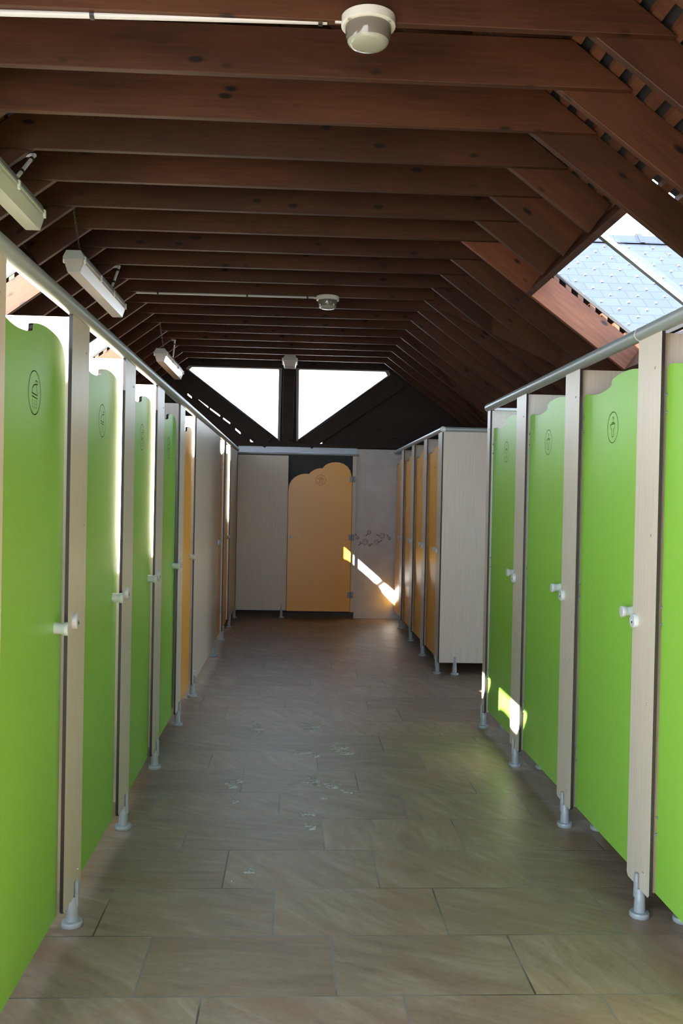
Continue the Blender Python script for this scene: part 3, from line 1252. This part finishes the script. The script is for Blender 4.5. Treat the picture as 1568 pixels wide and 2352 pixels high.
# end wall of the yellow block, facing the camera
ew = thing('cubicle_end_wall', 'pale beige wood-grain end wall of the yellow block, facing the camera', 'partition', (1.262, 8.0, 0))
bm = bmesh.new()
prism(bm, [(0.0125, ZB), (1.33, ZB), (1.33, ZT), (0.0125, ZT)], 'Y', 0, PT, 0, 1)
link('end_panel', bm, ['panel_wood', 'panel_core'], ew)
bm = bmesh.new()
prism(bm, [(0, ZB), (0.22, ZB), (0.22, ZT), (0, ZT)], 'X', 0, PT, 0, 1)
link('front_panel', bm, ['panel_wood', 'panel_core'], ew)
link('foot', foot_bm(-1), 'grey_plastic', ew, (0.006, 0.05, 0), smooth=True)
link('foot', foot_bm(1), 'grey_plastic', ew, (0.150, 0.006, 0), (0, 0, -math.pi / 2), smooth=True)
add_lock(ew, -1, 0.17)
for z in (0.25, 0.95, 1.5, 1.97):
    link('screw', screw_bm(), 'screw_steel', ew, (0.035, 0.0, z), (0, 0, -math.pi / 2))
# back panel closing the yellow block
bm = bmesh.new()
prism(bm, [(8.02, ZB), (11.83, ZB), (11.83, ZT), (8.02, ZT)], 'X', 2.575, 2.587, 0, 1)
tag(link('cubicle_back_panel', bm, ['panel_wood', 'panel_core']), 'beige back panel hidden behind the right yellow doors', 'partition')

# ---- far wall: beige panel, yellow cloud-topped door, strip with hinges
fp = thing('cubicle_front_panel', 'dim beige panel left of the cloud-topped yellow door at the end', 'partition', (-0.735, 11.80, 0))
bm = bmesh.new()
prism(bm, [(0, 0.092), (0.640, 0.092), (0.640, 2.06), (0, 2.06)], 'Y', 0, PT, 0, 1)
link('front_panel', bm, ['panel_wood', 'panel_core'], fp)
link('foot', foot_bm(1), 'grey_plastic', fp, (0.582, 0.006, 0), (0, 0, -math.pi / 2), smooth=True)
for x_, z in ((0.19, 1.79), (0.19, 1.81), (0.18, 1.05), (0.18, 1.075)):
    link('screw', screw_bm(), 'screw_steel', fp, (x_, 0, z), (0, 0, -math.pi / 2))
add = link('lock_dial', lock_bm(1), 'knob_plastic', fp, (0.600, -0.002, 1.03), (0, 0, -math.pi / 2), smooth=True)

cd = thing('cloud_door', 'large yellow door with cloud-shaped top at the end of the corridor', 'door', (0.721, 11.775, 0))


def arc(cx, cz, r, a0, a1, n=12):
    return [(cx + r * math.cos(math.radians(a0 + (a1 - a0) * i / n)), cz + r * math.sin(math.radians(a0 + (a1 - a0) * i / n))) for i in range(n + 1)]


top = [(0.716, 0.09), (0.716, 1.70), (0.711, 1.81), (0.690, 1.885), (0.655, 1.935), (0.611, 1.966), (0.56, 1.984), (0.50, 1.989), (0.45, 1.983),
       (0.405, 1.968), (0.374, 1.950), (0.350, 1.926), (0.338, 1.908), (0.30, 1.908), (0.26, 1.899), (0.225, 1.882), (0.19, 1.858), (0.168, 1.833),
       (0.13, 1.835), (0.08, 1.830), (0.03, 1.812), (-0.02, 1.782), (-0.055, 1.744), (-0.080, 1.695), (-0.089, 1.64), (-0.089, 0.09)]
bm = bmesh.new()
prism(bm, [(x_ - 0.721, z) for x_, z in top], 'Y', 0, 0.013, 0, 1)
link('door_panel', bm, ['yellow_laminate', 'panel_core'], cd)
bm = bmesh.new()
ribbons(bm, icon_lines('ring') + icon_lines('child'), 0.0035, lambda u, v: (u, -0.0008, v))
link('pictogram', bm, 'engraving_yellow', cd, (0.318 - 0.721, 0, 1.757))
for z in (1.776, 1.035, 0.304):
    bm = bmesh.new()
    box(bm, -0.036, 0.000, -0.010, 0.0, -0.035, 0.035)
    box(bm, 0.004, 0.036, -0.012, 0.003, -0.037, 0.037)
    tube(bm, (0.002, -0.010, -0.036), (0.002, -0.010, 0.036), 0.006, 12)
    bevel_all(bm, 0.001)
    h = link('hinge', bm, 'hinge_grey', cd, (0, 0, z))
    link('screw', screw_bm(), 'screw_steel', h, (0.022, -0.012, 0), (0, 0, -math.pi / 2))
link('knob', knob_bm(1), 'knob_plastic', cd, (-0.035 - 0.721, 0, 1.035), (0, 0, -math.pi / 2), smooth=True)
st = thing('hinge_strip', 'narrow beige post carrying the three hinges of the cloud-topped door', 'partition', (0.722, 11.80, 0))
bm = bmesh.new()
prism(bm, [(0, 0.08), (0.046, 0.08), (0.046, 2.07), (0, 2.07)], 'Y', 0, PT, 0, 1)
link('front_panel', bm, ['panel_wood', 'panel_core'], st)
for z in (1.95, 1.4, 0.72):
    link('screw', screw_bm(), 'screw_steel', st, (0.028, 0, z), (0, 0, -math.pi / 2))

# ---- top rails
def rail(name, label, p0, p1, r, rings=(), endcap=None):
    t = thing(name, label, 'rail', p0)
    d = Vector(p1) - Vector(p0)
    bm = bmesh.new()
    tube(bm, (0, 0, 0), d, r, 40)
    link('rail_tube', bm, 'rail_metal', t, smooth=True)
    for f in rings:
        bm = bmesh.new()
        u = d.normalized()
        tube(bm, u * (f - 0.0015), u * (f + 0.0015), r + 0.0008, 40)
        link('joint_ring', bm, 'ring_plastic', t, smooth=True)
    if endcap is not None:
        bm = bmesh.new()
        u = d.normalized()
        tube(bm, d, d + u * 0.006, r + 0.001, 40)
        link('end_cap', bm, 'rail_metal', t, smooth=True)
    return t


rail('top_rail', 'long grey tubular rail along the top of the left row', (-0.746, 2.10, 2.112), (-0.746, 11.80, 2.125), 0.026)
rail('top_rail', 'thick grey tubular rail along the top of the right green row', (1.281, 2.20, 2.138), (1.281, 6.165, 2.138), 0.026, rings=(1.22,), endcap=True)
t = rail('top_rail', 'grey rail along the top of the right yellow row', (1.268, 8.0, 2.135), (1.268, 11.84, 2.135), 0.022)
bm = bmesh.new()
bmesh.ops.create_uvsphere(bm, u_segments=20, v_segments=12, radius=0.026)
link('corner_joint', bm, 'ring_plastic', t, smooth=True)
rail('top_rail', 'short grey rail on top of the beige end wall, facing the camera', (1.29, 8.006, 2.135), (2.58, 8.006, 2.135), 0.022)
rail('top_rail', 'thin grey rail across the top of the far stall', (-0.745, 11.80, 2.085), (0.80, 11.80, 2.085), 0.014)
# bright rail over the end partition of the green row
bm = bmesh.new()
box(bm, 0, 1.30, 0, 0.02, 0, 0.018)
bevel_all(bm, 0.002)
tag(link('edge_profile', bm, 'ring_plastic', loc=(1.31, 6.11, 2.1155)), 'pale metal edge strip on the last partition of the right green row', 'trim')

# ---------------------------------------------------------------- lights on the ceiling
def bulkhead(label, loc, r):
    t = thing('ceiling_light', label, 'lamp', loc)
    s = r / 0.104
    bm = bmesh.new()
    lathe(bm, [(0.098 * s, 0.0), (0.104 * s, -0.004), (0.104 * s, -0.036 * s), (0.098 * s, -0.040 * s), (0.088 * s, -0.040 * s)], seg=48)
    link('lamp_base', bm, 'lamp_base', t, smooth=True)
    bm = bmesh.new()
    lathe(bm, [(0.089 * s, -0.034 * s), (0.088 * s, -0.060 * s), (0.084 * s, -0.082 * s), (0.079 * s, -0.094 * s)], seg=48)
    # ribs around the upper part of the globe
    gl_ = link('glass_globe', bm, 'globe_glass', t, smooth=True)
    bm = bmesh.new()
    lathe(bm, [(0.079 * s, -0.0942 * s), (0.073 * s, -0.104 * s), (0.062 * s, -0.110 * s), (0.042 * s, -0.115 * s), (0.012 * s, -0.117 * s)], seg=48)
    link('frosted_bottom', bm, 'globe_frost', gl_, smooth=True)
    bm = bmesh.new()
    lathe(bm, [(0.018 * s, -0.041 * s), (0.018 * s, -0.055 * s), (0.028 * s, -0.066 * s), (0.030 * s, -0.078 * s), (0.022 * s, -0.089 * s), (0.006 * s, -0.092 * s)], seg=24)
    link('light_bulb', bm, 'lamp_inner', t, smooth=True)
    for a in (45, 140, 220, 320):
        bm = bmesh.new()
        c = Vector((0.099 * s * math.cos(math.radians(a)), 0.099 * s * math.sin(math.radians(a)), -0.040 * s))
        box(bm, c.x - 0.006, c.x + 0.006, c.y - 0.006, c.y + 0.006, c.z - 0.004, c.z)
        link('clip', bm, 'lamp_housing', t)
    bm = bmesh.new()
    tube(bm, (-0.100 * s, 0, -0.018 * s), (-0.128 * s, 0, -0.018 * s), 0.010 * s, 12)
    tube(bm, (-0.125 * s, 0, -0.018 * s), (-0.155 * s, 0, -0.008 * s), 0.004, 8)
    link('cable_gland', bm, 'conduit_grey', t, smooth=True)
    return t


bulkhead('round ceiling light with ribbed glass bowl, nearest one at top centre', (0.240, 3.50, 3.312), 0.102)
bulkhead('small round ceiling light with glass bowl, halfway down the corridor', (0.250, 8.16, 3.288), 0.100)


def tube_lamp(label, x, y0, y1, z, grp='fluorescent ceiling lamps', wb=0.040, wt=0.062, h=0.085):
    t = thing('fluorescent_lamp', label, 'lamp', (x, y0, z), group=grp)
    L = y1 - y0
    bm = bmesh.new()
    prof = [(-wb, 0), (wb, 0), (wt, h * 0.78), (wt, h), (-wt, h), (-wt, h * 0.78)]
    # slightly drawn-in ends
    rings = []
    for yy, sc in ((0, 0.96), (0.02, 1.0), (L - 0.02, 1.0), (L, 0.96)):
        rings.append([bm.verts.new((a * sc, yy, b_)) for a, b_ in prof])
    for a, b_ in zip(rings, rings[1:]):
        for i in range(6):
            bm.faces.new((a[i], a[(i + 1) % 6], b_[(i + 1) % 6], b_[i]))
    bm.faces.new(rings[0])
    bm.faces.new(rings[-1][::-1])
    link('diffuser', bm, 'lamp_diffuser', t)
    bm = bmesh.new()
    prism(bm, [(-wt - 0.006, h), (wt + 0.006, h), (wt + 0.006, h + 0.012), (wt * 0.75, h + 0.055), (-wt * 0.75, h + 0.055), (-wt - 0.006, h + 0.012)], 'Y', -0.004, L + 0.004, 0, 0)
    link('housing', bm, 'lamp_housing', t)
    for f in (0.02, 0.36, 0.67, 0.985):
        for s in (-1, 1):
            bm = bmesh.new()
            box(bm, -0.006, 0.006, -0.012, 0.012, -0.022, 0.022)
            bevel_all(bm, 0.002)
            link('clip', bm, 'ring_plastic', t, (s * (wt + 0.006), f * L, h))
    return t


tube_lamp('grey fluorescent lamp cut by the left edge of the photo', -1.475, 3.72, 5.22, 2.955)
tube_lamp('white fluorescent lamp hanging from a chain above the left row', -1.475, 6.15, 7.66, 2.955)
tube_lamp('farthest fluorescent lamp of the left row, catching window light', -1.475, 10.05, 11.55, 2.955)
tube_lamp('short box lamp at the top of the post between the triangular windows', -0.095, 10.95, 11.20, 3.075, 'fluorescent ceiling lamps', 0.065, 0.080, 0.070)


def chain(label, p0, p1):
    t = thing('hanging_chain', label, 'chain', p0)
    p0, p1 = Vector(p0), Vector(p1)
    d = p1 - p0
    n = max(6, int(d.length / 0.022))
    bm = bmesh.new()
    u = d.normalized()
    for i in range(n):
        c = u * (d.length * (i + 0.5) / n)
        side = Vector((1, 0, 0)) if i % 2 == 0 else Vector((0, 1, 0))
        side = (side - u * side.dot(u)).normalized()
        ln = d.length / n * 0.62
        q = [c + u * ln + side * 0.0, c + side * 0.0055 + u * ln * 0.5, c + side * 0.0055 - u * ln * 0.5, c - u * ln, c - side * 0.0055 - u * ln * 0.5, c - side * 0.0055 + u * ln * 0.5]
        for a, b_ in zip(q, q[1:] + q[:1]):
            tube(bm, a, b_, 0.0016, 5)
    link('links', bm, 'chain_steel', t)
    bm = bmesh.new()
    tube(bm, (0, 0, 0), (0, 0, 0.015), 0.010, 10)
    link('hook', bm, 'clip_black', t)


chain('thin chain holding the near end of the white fluorescent lamp', (-1.415, 5.872, 3.29), (-1.455, 6.25, 3.092))
chain('thin dark chain holding the near end of the farthest fluorescent lamp', (-1.42, 9.60, 3.29), (-1.455, 10.15, 3.092))


def conduit(label, pts, r=0.0085, clips=()):
    t = thing('electrical_conduit', label, 'conduit', pts[0])
    o0 = Vector(pts[0])
    bm = bmesh.new()
    for a, b_ in zip(pts, pts[1:]):
        tube(bm, Vector(a) - o0, Vector(b_) - o0, r, 14)
    for p in pts[1:-1]:
        bmesh.ops.create_uvsphere(bm, u_segments=12, v_segments=8, radius=r * 1.15, matrix=Matrix.Translation(Vector(p) - o0))
    link('pipe', bm, 'conduit_grey', t, smooth=True)
    for seg, f in clips:
        a, b_ = Vector(pts[seg]), Vector(pts[seg + 1])
        c = a.lerp(b_, f) - o0
        u = (b_ - a).normalized()
        bm = bmesh.new()
        tube(bm, c - u * 0.008, c + u * 0.008, r * 1.35, 12)
        if abs(u.z) < 0.3:
            box(bm, c.x - 0.004, c.x + 0.004, c.y - 0.004, c.y + 0.004, c.z - 0.004, c.z + r * 2.6)
        link('cable_clip', bm, 'clip_black', t)


conduit('white conduit along the nearest beam, running to the first round light', [(-1.6, 3.535, 3.276), (0.085, 3.515, 3.298)], 0.0125, [(0, 0.48), (0, 0.985)])
conduit('white conduit running along a beam to the smaller round light', [(-1.42, 8.20, 3.279), (0.135, 8.185, 3.279)], 0.0085, [(0, 0.12), (0, 0.62), (0, 0.96)])
conduit('bent conduit feeding the fluorescent lamp at the left edge', [(-1.62, 4.975, 3.279), (-1.405, 4.975, 3.279), (-1.435, 4.80, 3.110)], 0.010, [(0, 0.55), (1, 0.2), (1, 0.8)])
conduit('bent conduit feeding the white fluorescent lamp with the chain', [(-1.78, 7.30, 3.279), (-1.400, 7.30, 3.279), (-1.435, 7.22, 3.110)], 0.010, [(0, 0.72), (1, 0.2), (1, 0.8)])
conduit('dark conduit feeding the farthest fluorescent lamp', [(-1.62, 10.60, 3.279), (-1.395, 10.60, 3.279), (-1.435, 10.75, 3.110)], 0.009, [(0, 0.8), (1, 0.2)])

# ---------------------------------------------------------------- water on the floor
PUD = [(-0.222, 6.064, 0.034, 0.18), (0.135, 6.134, 0.069, 0.162), (0.298, 5.614, 0.058, 0.098), (0.332, 5.498, 0.047, 0.094), (0.06, 5.501, 0.088, 0.048),
       (0.149, 5.437, 0.051, 0.056), (0.131, 4.95, 0.042, 0.092), (0.227, 4.853, 0.046, 0.059), (0.038, 4.857, 0.041, 0.044), (0.079, 4.911, 0.023, 0.038),
       (-0.297, 4.852, 0.041, 0.059), (-0.263, 4.944, 0.018, 0.106), (-0.269, 4.605, 0.032, 0.046), (0.175, 4.644, 0.02, 0.034), (0.301, 4.744, 0.036, 0.036),
       (0.099, 4.41, 0.037, 0.043), (0.105, 4.249, 0.04, 0.051), (-0.151, 3.722, 0.021, 0.035), (-0.215, 3.628, 0.014, 0.017)]
PL = {0: 'long faint whitish wet mark near the left feet, farthest of the marks', 1: 'broad faint whitish wet mark far along the middle of the floor',
      2: 'oval wet mark, farther of the pair right of the middle', 3: 'oval wet mark, nearer of the pair right of the middle',
      4: 'thin white splash stretched along a tile joint', 5: 'small glossy splash at the right end of the tile joint',
      6: 'bright central splash, upper arm of the star-shaped puddle', 7: 'bright splash, right arm of the star-shaped puddle',
      8: 'bright splash, left arm of the star-shaped puddle', 9: 'tiny splash in the middle of the star-shaped puddle',
      10: 'whitish mark left of a short dark tile joint', 11: 'narrow wet streak beside a short tile joint on the left',
      12: 'bright white drop on the left, just below the wet streak', 13: 'small drop below the star-shaped puddle',
      14: 'wet spot on the joint at the right end of the star-shaped puddle', 15: 'curved wet ring below the small drop',
      16: 'nearest curved wet ring in the middle of the floor', 17: 'faint tiny wet speck, second nearest to the camera',
      18: 'bright tiny wet speck, nearest to the camera'}
rp = random.Random(3)
for i, (x, y, a, b_) in enumerate(PUD):
    bm = bmesh.new()
    n = 30
    ph = [rp.uniform(0, 6.28) for _ in range(5)]
    rim, inn = [], []
    for j_ in range(n):
        th = 2 * math.pi * j_ / n
        rr = 1 + 0.22 * math.sin(2 * th + ph[0]) + 0.16 * math.sin(3 * th + ph[1]) + 0.10 * math.sin(5 * th + ph[2]) + 0.07 * math.sin(9 * th + ph[3])
        rim.append(bm.verts.new((a * rr * math.cos(th), b_ * rr * math.sin(th), 0.0)))
        inn.append(bm.verts.new((a * rr * 0.8 * math.cos(th), b_ * rr * 0.8 * math.sin(th), 0.0016)))
    c = bm.verts.new((0, 0, 0.0018))
    for j_ in range(n):
        k_ = (j_ + 1) % n
        bm.faces.new((rim[j_], rim[k_], inn[k_], inn[j_]))
        bm.faces.new((inn[j_], inn[k_], c))
    o = link('water_splash', bm, 'whitish_water', loc=(x, y, 0.0006), smooth=True)
    tag(o, PL[i], 'puddle', 'whitish splashes on the floor')
